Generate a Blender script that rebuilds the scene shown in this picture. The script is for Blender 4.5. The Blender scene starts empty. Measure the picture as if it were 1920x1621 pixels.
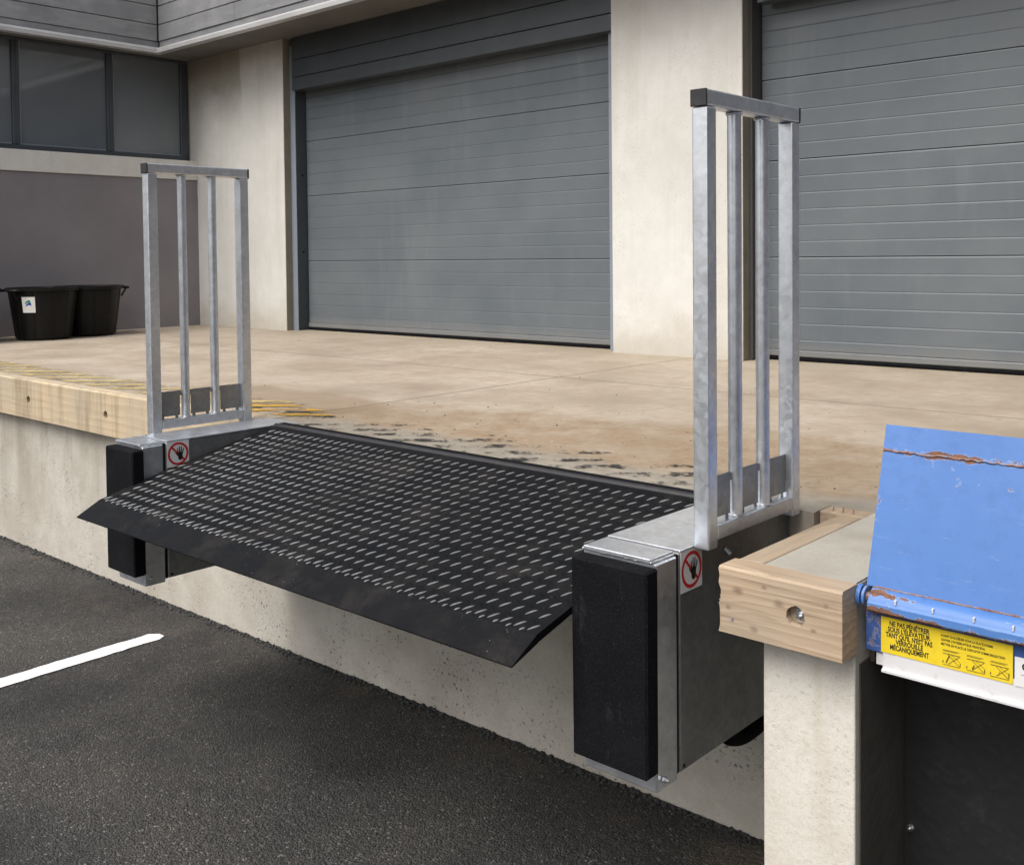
import bpy, bmesh, math, random
from mathutils import Vector, Matrix
random.seed(7)
scene = bpy.context.scene
COL = scene.collection
rad = math.radians

# ------------------------------------------------------------------ camera
cam_d = bpy.data.cameras.new('camera')
cam = bpy.data.objects.new('camera', cam_d)
COL.objects.link(cam)
R_ = Vector((0.74406165, 0.66803443, -0.01011252))
U_ = Vector((-0.01391978, 0.03063311, 0.99943377))
F_ = Vector((-0.66796594, 0.74349957, -0.03209182))
mw = Matrix((R_, U_, -F_)).transposed().to_4x4()
mw.translation = Vector((1.95, -2.7306, 0.6566))
cam.matrix_world = mw
cam_d.sensor_fit = 'HORIZONTAL'
cam_d.sensor_width = 36.0
cam_d.lens = 1945.6 / 1920 * 36
cam_d.shift_y = -(810.5 - 543.64) / 1920
cam_d.clip_start = 0.05
cam_d.clip_end = 800
scene.camera = cam
scene.render.resolution_x = 1024
scene.render.resolution_y = 864

# ------------------------------------------------------------------ light
SUN_EL, SUN_AZ = 54.0, 186.0          # azimuth from +Y clockwise: a veiled sun high behind the camera
world = bpy.data.worlds.new('World')
scene.world = world
world.use_nodes = True
wn = world.node_tree
wn.nodes.clear()
sky = wn.nodes.new('ShaderNodeTexSky')
sky.sky_type = 'NISHITA'
sky.sun_disc = False
sky.sun_elevation = rad(SUN_EL)
sky.sun_rotation = rad(SUN_AZ)
sky.air_density = 1.0
sky.dust_density = 6.0
sky.ozone_density = 1.0
hs = wn.nodes.new('ShaderNodeHueSaturation')
hs.inputs['Saturation'].default_value = 0.45
bg = wn.nodes.new('ShaderNodeBackground')
bg.inputs['Strength'].default_value = 0.15
wo = wn.nodes.new('ShaderNodeOutputWorld')
wn.links.new(sky.outputs[0], hs.inputs['Color'])
wn.links.new(hs.outputs[0], bg.inputs['Color'])
wn.links.new(bg.outputs[0], wo.inputs['Surface'])

sun_d = bpy.data.lights.new('sun', 'SUN')
sun_d.energy = 1.1
sun_d.angle = rad(42)
sun_d.color = (1.0, 0.98, 0.955)
sun = bpy.data.objects.new('sun', sun_d)
COL.objects.link(sun)
az, el = rad(SUN_AZ), rad(SUN_EL)
sdir = Vector((math.sin(az) * math.cos(el), math.cos(az) * math.cos(el), math.sin(el)))
sun.rotation_euler = sdir.to_track_quat('Z', 'Y').to_euler()
sun.location = sdir * 20

scene.view_settings.view_transform = 'Standard'
scene.view_settings.look = 'None'
scene.view_settings.gamma = 1.0
scene.view_settings.use_curve_mapping = False
scene.view_settings.exposure = 0.44
cy = scene.cycles
cy.max_bounces = 6; cy.diffuse_bounces = 3; cy.glossy_bounces = 3; cy.transmission_bounces = 2; cy.transparent_max_bounces = 6
cy.caustics_reflective = False; cy.caustics_refractive = False

# ------------------------------------------------------------------ materials
class Mat:
    def __init__(s, name):
        s.m = bpy.data.materials.new(name)
        s.m.use_nodes = True
        s.t = s.m.node_tree
        s.b = s.t.nodes['Principled BSDF']
        s.pos = s.t.nodes.new('ShaderNodeNewGeometry').outputs['Position']
    def put(s, sock, v):
        if isinstance(v, bpy.types.NodeSocket): s.t.links.new(v, sock)
        elif isinstance(v, (tuple, list)):
            sock.default_value = (*v, 1.0) if (len(v) == 3 and sock.type == 'RGBA') else v
        else: sock.default_value = v
    def set(s, **k):
        names = dict(color='Base Color', rough='Roughness', metal='Metallic', spec='Specular IOR Level', normal='Normal', alpha='Alpha', coat='Coat Weight')
        for a, v in k.items(): s.put(s.b.inputs[names[a]], v)
        return s
    def scale(s, v, vec=None):
        n = s.t.nodes.new('ShaderNodeVectorMath'); n.operation = 'MULTIPLY'
        s.put(n.inputs[0], vec or s.pos); n.inputs[1].default_value = v
        return n.outputs[0]
    def off(s, v, vec=None):
        n = s.t.nodes.new('ShaderNodeVectorMath'); n.operation = 'ADD'
        s.put(n.inputs[0], vec or s.pos); s.put(n.inputs[1], v)
        return n.outputs[0]
    def noise(s, sc, det=4, rough=0.55, vec=None, dist=0.0, col=False):
        n = s.t.nodes.new('ShaderNodeTexNoise')
        s.put(n.inputs['Vector'], vec or s.pos)
        n.inputs['Scale'].default_value = sc; n.inputs['Detail'].default_value = min(det, 4)
        n.inputs['Roughness'].default_value = rough; n.inputs['Distortion'].default_value = dist
        return n.outputs['Color' if col else 'Fac']
    def vor(s, sc, vec=None, feat='F1', out='Distance', rnd=1.0):
        n = s.t.nodes.new('ShaderNodeTexVoronoi'); n.feature = feat
        s.put(n.inputs['Vector'], vec or s.pos); n.inputs['Scale'].default_value = sc
        n.inputs['Randomness'].default_value = rnd
        return n.outputs[out]
    def ramp(s, f, *st, mode='LINEAR'):
        n = s.t.nodes.new('ShaderNodeValToRGB'); n.color_ramp.interpolation = mode
        e = n.color_ramp.elements
        while len(e) < len(st): e.new(0.5)
        for q, (p, c) in zip(e, st):
            q.position = p; q.color = (c, c, c, 1) if not isinstance(c, (tuple, list)) else (*c, 1)
        s.put(n.inputs[0], f)
        return n.outputs[0]
    def mix(s, f, a, b, mode='MIX'):
        n = s.t.nodes.new('ShaderNodeMix'); n.data_type = 'RGBA'; n.blend_type = mode
        s.put(n.inputs[0], f); s.put(n.inputs[6], a); s.put(n.inputs[7], b)
        return n.outputs[2]
    def math(s, op, a, b=0.0, c=0.0):
        n = s.t.nodes.new('ShaderNodeMath'); n.operation = op
        s.put(n.inputs[0], a); s.put(n.inputs[1], b); s.put(n.inputs[2], c)
        return n.outputs[0]
    def xyz(s, vec=None):
        n = s.t.nodes.new('ShaderNodeSeparateXYZ'); s.put(n.inputs[0], vec or s.pos)
        return n.outputs
    def step(s, v, a, b):
        n = s.t.nodes.new('ShaderNodeMapRange'); n.interpolation_type = 'SMOOTHSTEP'
        s.put(n.inputs[0], v); n.inputs[1].default_value = a; n.inputs[2].default_value = b
        return n.outputs[0]
    def bump(s, h, strength=0.5, dist=0.01, prev=None):
        n = s.t.nodes.new('ShaderNodeBump')
        n.inputs['Strength'].default_value = strength; n.inputs['Distance'].default_value = dist
        s.put(n.inputs['Height'], h)
        if prev is not None: s.put(n.inputs['Normal'], prev)
        return n.outputs[0]
    def world_noise(s, amt, sc):           # position warped a little
        n = s.t.nodes.new('ShaderNodeVectorMath'); n.operation = 'MULTIPLY_ADD'
        s.put(n.inputs[0], s.noise(sc, 0, col=True)); n.inputs[1].default_value = (amt,) * 3; s.put(n.inputs[2], s.pos)
        return n.outputs[0]

MT = {}
def build_materials():
    # asphalt
    m = Mat('asphalt')
    w = m.world_noise(0.006, 60)
    v1 = m.vor(150, w); v2 = m.vor(300, w)
    cell = m.vor(150, w, out='Color')
    big = m.noise(1.3, 5, .6, m.off((3.1, 1.7, 0)))
    mid = m.noise(7, 4)
    cs = m.xyz(cell)
    stone = m.ramp(cs[0], (0, .034), (.5, .049), (.85, .066), (.96, .082), (1, .19))
    tone = m.ramp(big, (.32, (.42, .42, .43)), (.48, (.85, .84, .82)), (.68, (1.35, 1.29, 1.20)))
    c = m.mix(1, stone, tone, 'MULTIPLY')
    dark = m.ramp(v1, (0, 1.05), (.45, .95), (.8, .55))
    c = m.mix(1, c, dark, 'MULTIPLY')
    dirt = m.math('MULTIPLY', m.step(m.xyz()[1], -.62, -.2), m.ramp(m.noise(3.2, 4), (.55, 0), (.7, .45)))
    c = m.mix(dirt, c, (.085, .06, .04))
    X = m.xyz()
    worn_ = m.math('MULTIPLY', m.math('SUBTRACT', 1.0, m.step(m.math('ADD', X[0], m.math('MULTIPLY', big, 1.6)), -1.3, .4)), m.ramp(mid, (.3, .25), (.7, .6)))
    c = m.mix(worn_, c, m.mix(1, c, (1.65, 1.58, 1.48), 'MULTIPLY'))
    sx = m.math('POWER', m.math('MULTIPLY', m.math('SUBTRACT', X[0], .72), 3.0), 2.0)
    sy = m.math('POWER', m.math('MULTIPLY', m.math('SUBTRACT', X[1], -.33), 6.0), 2.0)
    sand = m.math('ADD', m.math('SUBTRACT', 1.0, m.math('ADD', sx, sy)), m.math('MULTIPLY', m.math('SUBTRACT', m.noise(14, 4, .7), .5), 1.6))
    c = m.mix(m.math('MULTIPLY', m.step(sand, .1, .7), .6), c, m.ramp(cs[2], (.2, (.07, .058, .042)), (.9, (.17, .14, .10))))
    h = m.math('ADD', m.math('MULTIPLY', v1, -1.0), m.math('MULTIPLY', m.noise(25, 4), .9))
    h = m.math('ADD', h, m.math('MULTIPLY', v2, -.35))
    m.set(color=c, rough=m.ramp(cs[1], (0, .5), (1, .95)), spec=.35, normal=m.bump(h, .95, .007))
    MT['asphalt'] = m.m
    m = Mat('asphalt_crumb')
    m.set(color=m.ramp(m.noise(90, 2), (.3, .02), (.7, .06)), rough=.85); MT['crumb'] = m.m
    m = Mat('floor_grit')
    m.set(color=m.ramp(m.noise(9, 3), (.4, (.06, .045, .03)), (.55, (.2, .15, .1)), (.65, (.6, .56, .5))), rough=.9); MT['grit'] = m.m
    # road paint
    m = Mat('road_paint')
    n = m.noise(170, 3)
    m.set(color=m.ramp(m.noise(11, 5), (.3, (.72, .72, .71)), (.6, (.86, .86, .85))), rough=.6, normal=m.bump(m.math('ADD', m.vor(150), n), .5, .003)); MT['paint'] = m.m

    # rough dock wall concrete
    def concrete(name, base, dark, lite, pits=.6, stain=(.25, .2, .13), rough_bump=.35, streak=True, top=None, grain=.35, pit_area=(.42, .6)):
        m = Mat(name)
        a = m.noise(1.6, 6, .62); b = m.noise(9, 5, .6); g = m.noise(70, 4)
        c = m.ramp(a, (.22, dark), (.47, base), (.72, lite))
        c = m.mix(m.ramp(b, (.42, 0), (.75, .45)), c, dark)
        c = m.mix(m.ramp(g, (.45, 0), (.8, .3)), c, dark)
        sp = m.noise(310, 2, .6)
        c = m.mix(m.ramp(sp, (.52, 0), (.75, grain)), c, tuple(x * .55 for x in dark))
        if streak:
            st = m.noise(7, 4, .6, m.scale((1, 1, .1)))
            amt = m.ramp(st, (.48, 0), (.72, .6))
            if top is not None:
                amt = m.math('MULTIPLY', amt, m.step(m.xyz()[2], top - .75, top))
            c = m.mix(amt, c, stain)
        pn = m.ramp(m.noise(3.3, 3, .5, m.off((5, 2, 9))), (pit_area[0], 0), (pit_area[1], 1))
        pv = m.vor(42, m.world_noise(.02, 18))
        pit = m.math('MULTIPLY', m.ramp(pv, (.13, 1), (.22, 0)), pn)
        pv2 = m.vor(105, m.world_noise(.02, 30))
        pit2 = m.math('MULTIPLY', m.ramp(pv2, (.14, 1), (.24, 0)), pn)
        pp = m.math('MULTIPLY', m.math('MAXIMUM', pit, pit2), pits)
        c = m.mix(pp, c, tuple(x * .28 for x in base))
        h = m.math('SUBTRACT', m.math('ADD', m.math('MULTIPLY', b, .35), m.math('MULTIPLY', g, .16)), m.math('MULTIPLY', pp, .5))
        m.set(color=c, rough=.85, spec=.25, normal=m.bump(h, rough_bump, .012))
        return m
    MT['dock_concrete'] = concrete('dock_concrete', (.505, .478, .42), (.36, .325, .27), (.61, .585, .52), .75, (.2, .17, .12), .7, True, -.2, .5, (.43, .6)).m
    MT['pillar_white'] = concrete('pale_render', (.66, .63, .565), (.50, .46, .38), (.74, .715, .655), .15, (.40, .33, .21), .5, True, -.1).m
    # smooth facade concrete with a washed stain at the head
    m = concrete('facade_concrete', (.635, .63, .595), (.555, .545, .505), (.69, .685, .655), .3, (.40, .37, .30), .25, False, None, .25)
    old = m.b.inputs['Base Color'].links[0].from_socket
    X = m.xyz()
    edge = m.math('ADD', X[2], m.math('MULTIPLY', m.noise(2.2, 4, .6), .9))
    head = m.step(edge, 2.35, 3.15)
    near = m.math('SUBTRACT', 1.0, m.step(m.math('ADD', X[0], m.math('MULTIPLY', m.noise(1.5, 3), .12)), -6.56, -6.53))
    c = m.mix(m.math('MULTIPLY', m.math('MULTIPLY', head, near), .8), old, (.25, .22, .16))
    c = m.mix(m.math('MULTIPLY', m.step(edge, 2.75, 3.1), .45), c, (.36, .33, .26))
    c = m.mix(m.ramp(m.noise(5, 4, .65, m.scale((1, 1, .07))), (.5, 0), (.72, .4)), c, (.47, .445, .385))
    foot = m.math('SUBTRACT', 1.0, m.step(m.math('ADD', X[2], m.math('MULTIPLY', m.noise(5, 4), .35)), .15, .5))
    c = m.mix(m.math('MULTIPLY', foot, .5), c, (.36, .31, .23))
    m.set(color=c); MT['facade'] = m.m
    m = concrete('shaded_reveal', (.26, .24, .195), (.19, .17, .135), (.31, .28, .23), .3, (.15, .13, .09), .5)  # same concrete as the pillars, darkened for its shade
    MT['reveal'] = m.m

    # dock floor
    m = Mat('dock_floor_concrete')
    X = m.xyz()
    sm = m.noise(1.3, 6, .62)
    fi = m.noise(16, 6, .65); gr = m.noise(120, 3)
    c = m.ramp(sm, (.3, (.285, .235, .175)), (.48, (.41, .35, .275)), (.7, (.50, .44, .36)))
    lo = m.noise(3.1, 7, .7, m.off((7, 3, 0)))
    c = m.mix(m.ramp(lo, (.46, 0), (.68, .65)), c, (.33, .265, .195))
    c = m.mix(m.ramp(fi, (.42, 0), (.75, .6)), c, (.32, .26, .19))
    c = m.mix(m.ramp(m.noise(230, 2, .6), (.5, 0), (.75, .5)), c, (.22, .17, .12))
    # brown mud film between the ramp and the doors
    d1 = m.math('POWER', m.math('MULTIPLY', m.math('SUBTRACT', X[0], .15), .42), 2.0)
    d2 = m.math('POWER', m.math('MULTIPLY', m.math('SUBTRACT', X[1], m.math('ADD', m.math('MULTIPLY', X[0], .13), .30)), 1.9), 2.0)
    blob = m.math('SUBTRACT', 1.0, m.math('ADD', d1, d2))
    blob = m.math('ADD', blob, m.math('MULTIPLY', m.math('SUBTRACT', m.noise(2.3, 6, .65), .5), 1.9))
    mud = m.math('MULTIPLY', m.step(blob, .0, .6), m.ramp(m.noise(5, 6, .7, m.off((1, 8, 0))), (.35, .35), (.6, .9)))
    c = m.mix(mud, c, m.ramp(m.noise(30, 5, .7), (.3, (.21, .145, .085)), (.7, (.34, .25, .16))))
    e1 = m.math('POWER', m.math('MULTIPLY', m.math('SUBTRACT', X[0], -2.15), 1.1), 2.0)
    e2 = m.math('POWER', m.math('MULTIPLY', m.math('SUBTRACT', X[1], .16), 3.2), 2.0)
    b2 = m.math('ADD', m.math('SUBTRACT', 1.0, m.math('ADD', e1, e2)), m.math('MULTIPLY', m.math('SUBTRACT', m.noise(4, 5, .6), .5), 1.3))
    c = m.mix(m.math('MULTIPLY', m.step(b2, .1, .6), .6), c, (.25, .18, .115))
    # grey bare strip along the ramp
    gs = m.math('SUBTRACT', 1.0, m.step(m.math('ADD', X[1], m.math('MULTIPLY', m.noise(6, 5, .6), .16)), -.08, .07))
    gs = m.math('MULTIPLY', gs, m.step(X[0], -1.75, -1.4))
    c = m.mix(m.math('MULTIPLY', gs, .8), c, m.ramp(fi, (.3, (.19, .172, .14)), (.7, (.32, .295, .245))))
    # slightly browner towards the foot of the facade
    foot_brown = m.step(m.math('ADD', X[1], m.math('MULTIPLY', m.noise(2.2, 4), .8)), 3.0, 3.5)
    c = m.mix(m.math('MULTIPLY', foot_brown, .35), c, (.30, .25, .18))
    drips = m.ramp(m.noise(8, 5, .7), (.57, 0), (.72, .4))
    c = m.mix(drips, c, (.30, .235, .165))
    spk = m.math('MULTIPLY', m.ramp(m.vor(26), (.045, 1), (.06, 0)), .8)
    c = m.mix(m.math('MULTIPLY', spk, m.ramp(m.noise(3), (.5, 0), (.6, 1))), c, (.1, .07, .05))
    lite = m.ramp(m.vor(19, m.off((2, 3, 1))), (.04, .7), (.055, 0))
    c = m.mix(lite, c, (.72, .68, .6))
    # saw-cut control joints
    jx = m.math('ABSOLUTE', m.math('SUBTRACT', X[0], m.math('ADD', -1.62, m.math('MULTIPLY', m.math('SUBTRACT', m.noise(30, 2), .5), .004))))
    jy = m.math('ABSOLUTE', m.math('SUBTRACT', X[1], 1.62))
    jn = m.math('MINIMUM', jx, jy)
    jm = m.math('SUBTRACT', 1.0, m.step(jn, .004, .009))
    c = m.mix(m.math('MULTIPLY', jm, .9), c, (.16, .13, .095))
    h = m.math('SUBTRACT', m.math('ADD', m.math('MULTIPLY', fi, .3), m.math('MULTIPLY', gr, .12)), m.math('MULTIPLY', jm, .5))
    m.set(color=c, rough=m.ramp(sm, (.3, .55), (.7, .85)), spec=.3, normal=m.bump(h, .35, .008)); MT['floor'] = m.m
    m = concrete('worn_grey_concrete', (.37, .35, .30), (.27, .25, .205), (.44, .42, .37), .35, (.25, .2, .14), .4, False); MT['grey_concrete'] = m.m

    # worn hazard paint
    def worn(name, col, lo, hi, seed):
        m = Mat(name)
        n = m.math('ADD', m.math('MULTIPLY', m.noise(9, 7, .72, m.off((seed, 0, 0))), .75), m.math('MULTIPLY', m.noise(75, 4, .7), .25))
        m.set(color=m.mix(m.noise(20, 4), col, tuple(x * .6 for x in col)), rough=.75, alpha=m.ramp(n, (lo, 0), (hi, 1)))
        m.m.blend_method = 'HASHED' if hasattr(m.m, 'blend_method') else m.m.blend_method
        MT[name] = m.m
    worn('yellow_paint', (.62, .36, .045), .38, .5, 0)
    worn('black_paint', (.035, .032, .03), .50, .58, 4)
    worn('cream_paint', (.62, .48, .20), .38, .56, 9)
    worn('shadow_paint', (.26, .21, .145), .48, .68, 13)  # brown shadows between the cream bars, put in as paint

    # galvanised steel
    def galv(name, base, var, rough=(.32, .5), metal=.9):
        m = Mat(name)
        w = m.world_noise(.02, 22)
        sp = m.xyz(m.vor(75, w, out='Color'))
        sp2 = m.xyz(m.vor(28, m.world_noise(.04, 14), out='Color'))
        n = m.noise(10, 5, .65)
        f = m.math('ADD', m.math('ADD', m.math('MULTIPLY', sp[0], .18), m.math('MULTIPLY', sp2[1], .14)), m.math('MULTIPLY', n, .68))
        c = m.ramp(f, (.25, tuple(x * (1 - var) for x in base)), (.75, tuple(min(1, x * (1 + var * .6)) for x in base)))
        wht = m.ramp(m.noise(17, 6, .7, m.scale((1, 1, .45))), (.6, 0), (.75, .45))
        c = m.mix(wht, c, tuple(min(1, x * 1.22) for x in base))
        r = m.ramp(sp[1], (0, rough[0]), (1, rough[1]))
        m.set(color=c, metal=metal, rough=r, normal=m.bump(m.math('ADD', n, m.math('MULTIPLY', sp[2], .1)), .06, .01))
        MT[name] = m.m
    galv('galvanised', (.70, .73, .77), .20, (.30, .44), .86)
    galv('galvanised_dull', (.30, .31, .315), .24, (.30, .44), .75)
    galv('zinc_bolt', (.70, .71, .72), .1, (.2, .35), 1.0)
    m = Mat('weld_bead'); m.set(color=(.66, .67, .69), metal=.9, rough=.35, normal=m.bump(m.noise(160, 3), .5, .003)); MT['weld'] = m.m
    m = Mat('black_plastic')
    m.set(color=m.mix(m.ramp(m.noise(30, 4), (.5, 0), (.8, .5)), (.018, .017, .018), (.05, .05, .05)), rough=.42); MT['plastic'] = m.m
    m = Mat('bin_plastic')
    sp = m.ramp(m.vor(40), (.05, .8), (.07, 0))
    str_ = m.ramp(m.noise(22, 3, .6, m.scale((1, 1, .08))), (.55, 0), (.8, .5))
    c = m.mix(str_, (.006, .006, .006), (.02, .019, .017))
    c = m.mix(m.math('MULTIPLY', sp, m.ramp(m.noise(4), (.5, 0), (.62, 1))), c, (.45, .43, .38))
    m.set(color=c, rough=.45, spec=.22); MT['bin'] = m.m
    m = Mat('rubber')
    n = m.noise(280, 3, .7); big = m.noise(6, 5, .6)
    c = m.mix(m.ramp(big, (.4, 0), (.8, .6)), (.006, .0063, .0078), (.014, .0145, .017))
    c = m.mix(m.ramp(m.noise(190, 2, .7), (.52, 0), (.8, .6)), c, (.028, .029, .033))
    c = m.mix(m.ramp(m.vor(150), (.07, .8), (.12, 0)), c, (.06, .06, .06))
    c = m.mix(m.ramp(m.noise(38, 5, .75, m.scale((1, 1, .25))), (.6, 0), (.75, .5)), c, (.045, .045, .047))
    m.set(color=c, rough=.8, spec=.07, normal=m.bump(n, .35, .003)); MT['rubber'] = m.m
    m = Mat('black_deck_paint')
    n = m.noise(14, 6, .7); f = m.noise(140, 3)
    c = m.mix(m.ramp(n, (.45, 0), (.75, .7)), (.0045, .005, .0062), (.012, .0117, .0117))
    scr = m.ramp(m.noise(60, 4, .7, m.scale((1, .15, 1))), (.64, 0), (.76, .5))
    c = m.mix(scr, c, (.07, .07, .075))
    dust = m.math('MULTIPLY', m.ramp(m.noise(5, 6, .7), (.5, 0), (.72, .45)), m.ramp(m.noise(180, 2), (.4, .3), (.7, 1)))
    c = m.mix(dust, c, (.06, .052, .043))
    chip = m.math('MULTIPLY', m.ramp(m.vor(55), (.04, 1), (.06, 0)), m.ramp(m.noise(2.5), (.52, 0), (.6, .9)))
    c = m.mix(chip, c, (.45, .45, .45))
    m.set(color=c, rough=m.ramp(n, (.3, .46), (.7, .7)), spec=.13, normal=m.bump(f, .12, .003)); MT['deck'] = m.m
    m = Mat('worn_glint_steel')  # worn steel with the sky's glint put into its brightness
    n = m.noise(45, 4, .7); n2 = m.noise(3.5, 4)
    wf = m.ramp(m.math('ADD', m.math('MULTIPLY', n, .45), m.math('MULTIPLY', n2, .55)), (.36, .15), (.60, 1))
    m.set(color=m.mix(wf, (.06, .06, .065), (.72, .73, .74)), metal=m.math('MULTIPLY', wf, .85), rough=.3); MT['lug'] = m.m
    # doors
    m = Mat('door_paint')
    X = m.xyz()
    st = m.noise(3.5, 5, .65, m.scale((1, 1, .16)))
    n = m.noise(1.5, 5, .6)
    c = m.ramp(n, (.3, (.096, .115, .131)), (.7, (.132, .149, .161)))
    c = m.mix(m.ramp(st, (.55, 0), (.74, .3)), c, (.21, .23, .245))
    spl = m.math('MULTIPLY', m.ramp(m.vor(34), (.03, 1), (.045, 0)), m.ramp(m.noise(2.2, 3), (.53, 0), (.6, .7)))
    c = m.mix(spl, c, (.5, .48, .44))
    ft = m.math('SUBTRACT', 1.0, m.step(m.math('ADD', X[2], m.math('MULTIPLY', m.noise(6, 4), .12)), .06, .22))
    c = m.mix(m.math('MULTIPLY', ft, .3), c, (.33, .30, .25))
    m.set(color=c, rough=m.ramp(n, (.3, .36), (.7, .5)), spec=.5, normal=m.bump(m.noise(220, 2), .05, .002)); MT['door'] = m.m
    m = Mat('dark_frame_paint')
    m.set(color=m.ramp(m.noise(4, 4), (.3, (.042, .051, .060)), (.7, (.060, .070, .080))), rough=.4, normal=m.bump(m.noise(150, 2), .05, .002)); MT['frame'] = m.m
    m = Mat('pale_frame_paint')
    m.set(color=m.mix(m.ramp(m.noise(60, 4), (.6, 0), (.7, .5)), (.20, .235, .275), (.45, .45, .43)), rough=.45); MT['frame_pale'] = m.m
    m = Mat('window_pane')
    m.set(color=m.ramp(m.noise(1.2, 2), (.3, (.125, .142, .160)), (.7, (.155, .172, .190))), rough=.06, spec=.75); MT['pane'] = m.m
    m = Mat('purple_plaster')
    n = m.noise(1.4, 5, .6); g = m.noise(170, 3, .65)
    m.set(color=m.ramp(n, (.3, (.20, .187, .20)), (.7, (.25, .235, .246))), rough=.85, spec=.2, normal=m.bump(g, .55, .004)); MT['purple'] = m.m
    m = Mat('cladding_metal')
    n = m.noise(2.5, 6, .65); st = m.noise(12, 4, .6, m.scale((.25, .25, 1)))
    c = m.ramp(n, (.3, (.23, .235, .245)), (.7, (.34, .345, .355)))
    c = m.mix(m.ramp(st, (.5, 0), (.75, .4)), c, (.55, .555, .56))
    m.set(color=c, metal=.35, rough=.42); MT['cladding'] = m.m
    m = Mat('cladding_gap'); m.set(color=(.06, .06, .06), rough=.8); MT['gap'] = m.m
    m = Mat('drip_trim'); m.set(color=m.ramp(m.noise(3, 4), (.3, (.52, .52, .52)), (.7, (.66, .66, .66))), metal=.4, rough=.36); MT['trim'] = m.m
    m = Mat('soffit_board'); m.set(color=m.ramp(m.noise(2, 4), (.3, (.13, .125, .115)), (.7, (.18, .175, .16))), rough=.7); MT['soffit'] = m.m
    m = Mat('joint_black'); m.set(color=(.006, .006, .006), rough=.9); MT['black'] = m.m

    # timber
    def timber(name, c0, c1, c2, axis, knots=True, grey=.0, rings=9.0, drip=0.0):
        m = Mat(name)
        sc = {'x': (.16, 1, 1), 'y': (1, .16, 1)}[axis]
        p = m.scale(sc)
        w = m.noise(3.0, 4, .55, p, .8)
        k = m.vor(5.5, m.scale(tuple(.62 if q < 1 else 1.6 for q in sc), m.world_noise(.03, 6)))
        kn = m.ramp(k, (0, 1), (.16, .85), (.28, 0)) if knots else 0.0
        f = m.math('ADD', m.math('MULTIPLY', m.xyz(p)[2], rings * 6), m.math('MULTIPLY', w, rings * .75))
        if knots: f = m.math('ADD', f, m.math('MULTIPLY', m.ramp(k, (0, 1), (.5, 0)), 1.6))
        g = m.math('FRACT', f)
        fine = m.noise(60, 5, .65, m.scale(tuple(.05 if q < 1 else 1 for q in sc)))
        c = m.ramp(g, (0, c1), (.5, c0), (.9, tuple((p + q) / 2 for p, q in zip(c0, c2))), (1, c1))
        c = m.mix(m.ramp(fine, (.4, 0), (.75, .55)), c, c2)
        if knots: c = m.mix(m.math('MULTIPLY', kn, .8), c, tuple(x * .42 for x in c2))
        if name == 'fresh_timber':
            X = m.xyz(m.world_noise(.006, 30))
            for kx, kz, kr in ((.868, -.040, .012), (.905, -.112, .009), (.962, -.047, .011), (.846, -.078, .007), (1.036, -.085, .006), (1.062, -.03, .006), (.93, -.02, .006)):
                q = m.math('SQRT', m.math('ADD', m.math('POWER', m.math('MULTIPLY', m.math('SUBTRACT', X[0], kx), .75), 2.0), m.math('POWER', m.math('SUBTRACT', X[2], kz), 2.0)))
                c = m.mix(m.ramp(m.math('DIVIDE', q, kr), (0, .85), (.45, .55), (1, 0)), c, (.13, .07, .035))
            c = m.mix(m.ramp(m.noise(120, 2, .6, m.scale((.03, 1, 1))), (.6, 0), (.72, .7)), c, (.2, .12, .065))
        if grey: c = m.mix(m.ramp(m.noise(2.6, 5, .6), (.35, 0), (.7, grey)), c, (.36, .33, .27))
        if drip: c = m.mix(m.ramp(m.noise(9, 4, .65, m.scale((1, 1, .1))), (.5, 0), (.72, drip)), c, (.2, .15, .09))
        m.set(color=c, rough=.75, spec=.25, normal=m.bump(m.math('ADD', m.math('MULTIPLY', g, -.25), fine), .4, .004))
        MT[name] = m.m
    timber('fresh_timber', (.455, .335, .225), (.52, .395, .275), (.30, .205, .125), 'x', True, .5)
    timber('return_timber', (.40, .30, .205), (.46, .35, .245), (.28, .20, .13), 'y', False, .6)
    timber('weathered_timber', (.54, .43, .29), (.58, .47, .325), (.42, .325, .205), 'x', False, .55, 4.0, .75)
    # blue lift paint, chipped to rust along edges
    def blue(name, col, rust_lo, wear=None):
        m = Mat(name)
        n = m.noise(7, 6, .7, m.scale((.55, 1, 1))); n2 = m.noise(45, 5, .7)
        f = m.math('ADD', m.math('MULTIPLY', n, .6), m.math('MULTIPLY', n2, .4))
        if wear: f = m.math('ADD', f, wear(m))
        fade = m.noise(3, 5, .6, m.scale((1, 1, .35)))
        c = m.mix(m.ramp(fade, (.35, 0), (.7, .5)), col, tuple(min(1, x * 1.25 + .03) for x in col))
        c = m.mix(m.ramp(m.noise(26, 5, .7), (.5, 0), (.78, .3)), c, tuple(x * .5 for x in col))
        c = m.mix(m.ramp(m.noise(55, 4, .75, m.scale((.25, 1, 1.6))), (.62, 0), (.76, .4)), c, (.40, .45, .52))
        rim = m.ramp(f, (rust_lo - .02, 0), (rust_lo - .004, .3), (rust_lo + .012, 0))
        c = m.mix(rim, c, (.55, .56, .55))
        rs = m.ramp(f, (rust_lo, 0), (rust_lo + .02, 1))
        rc = m.ramp(m.noise(90, 4), (.3, (.09, .04, .025)), (.7, (.23, .115, .07)))
        c = m.mix(rs, c, rc)
        m.set(color=c, rough=m.mix(rs, (.42,) * 3, (.9,) * 3), spec=.45, normal=m.bump(m.math('SUBTRACT', m.math('MULTIPLY', n2, .15), m.math('MULTIPLY', rs, .3)), .25, .004))
        MT[name] = m.m
    blue('blue_paint', (.058, .16, .42), .69)
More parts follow.
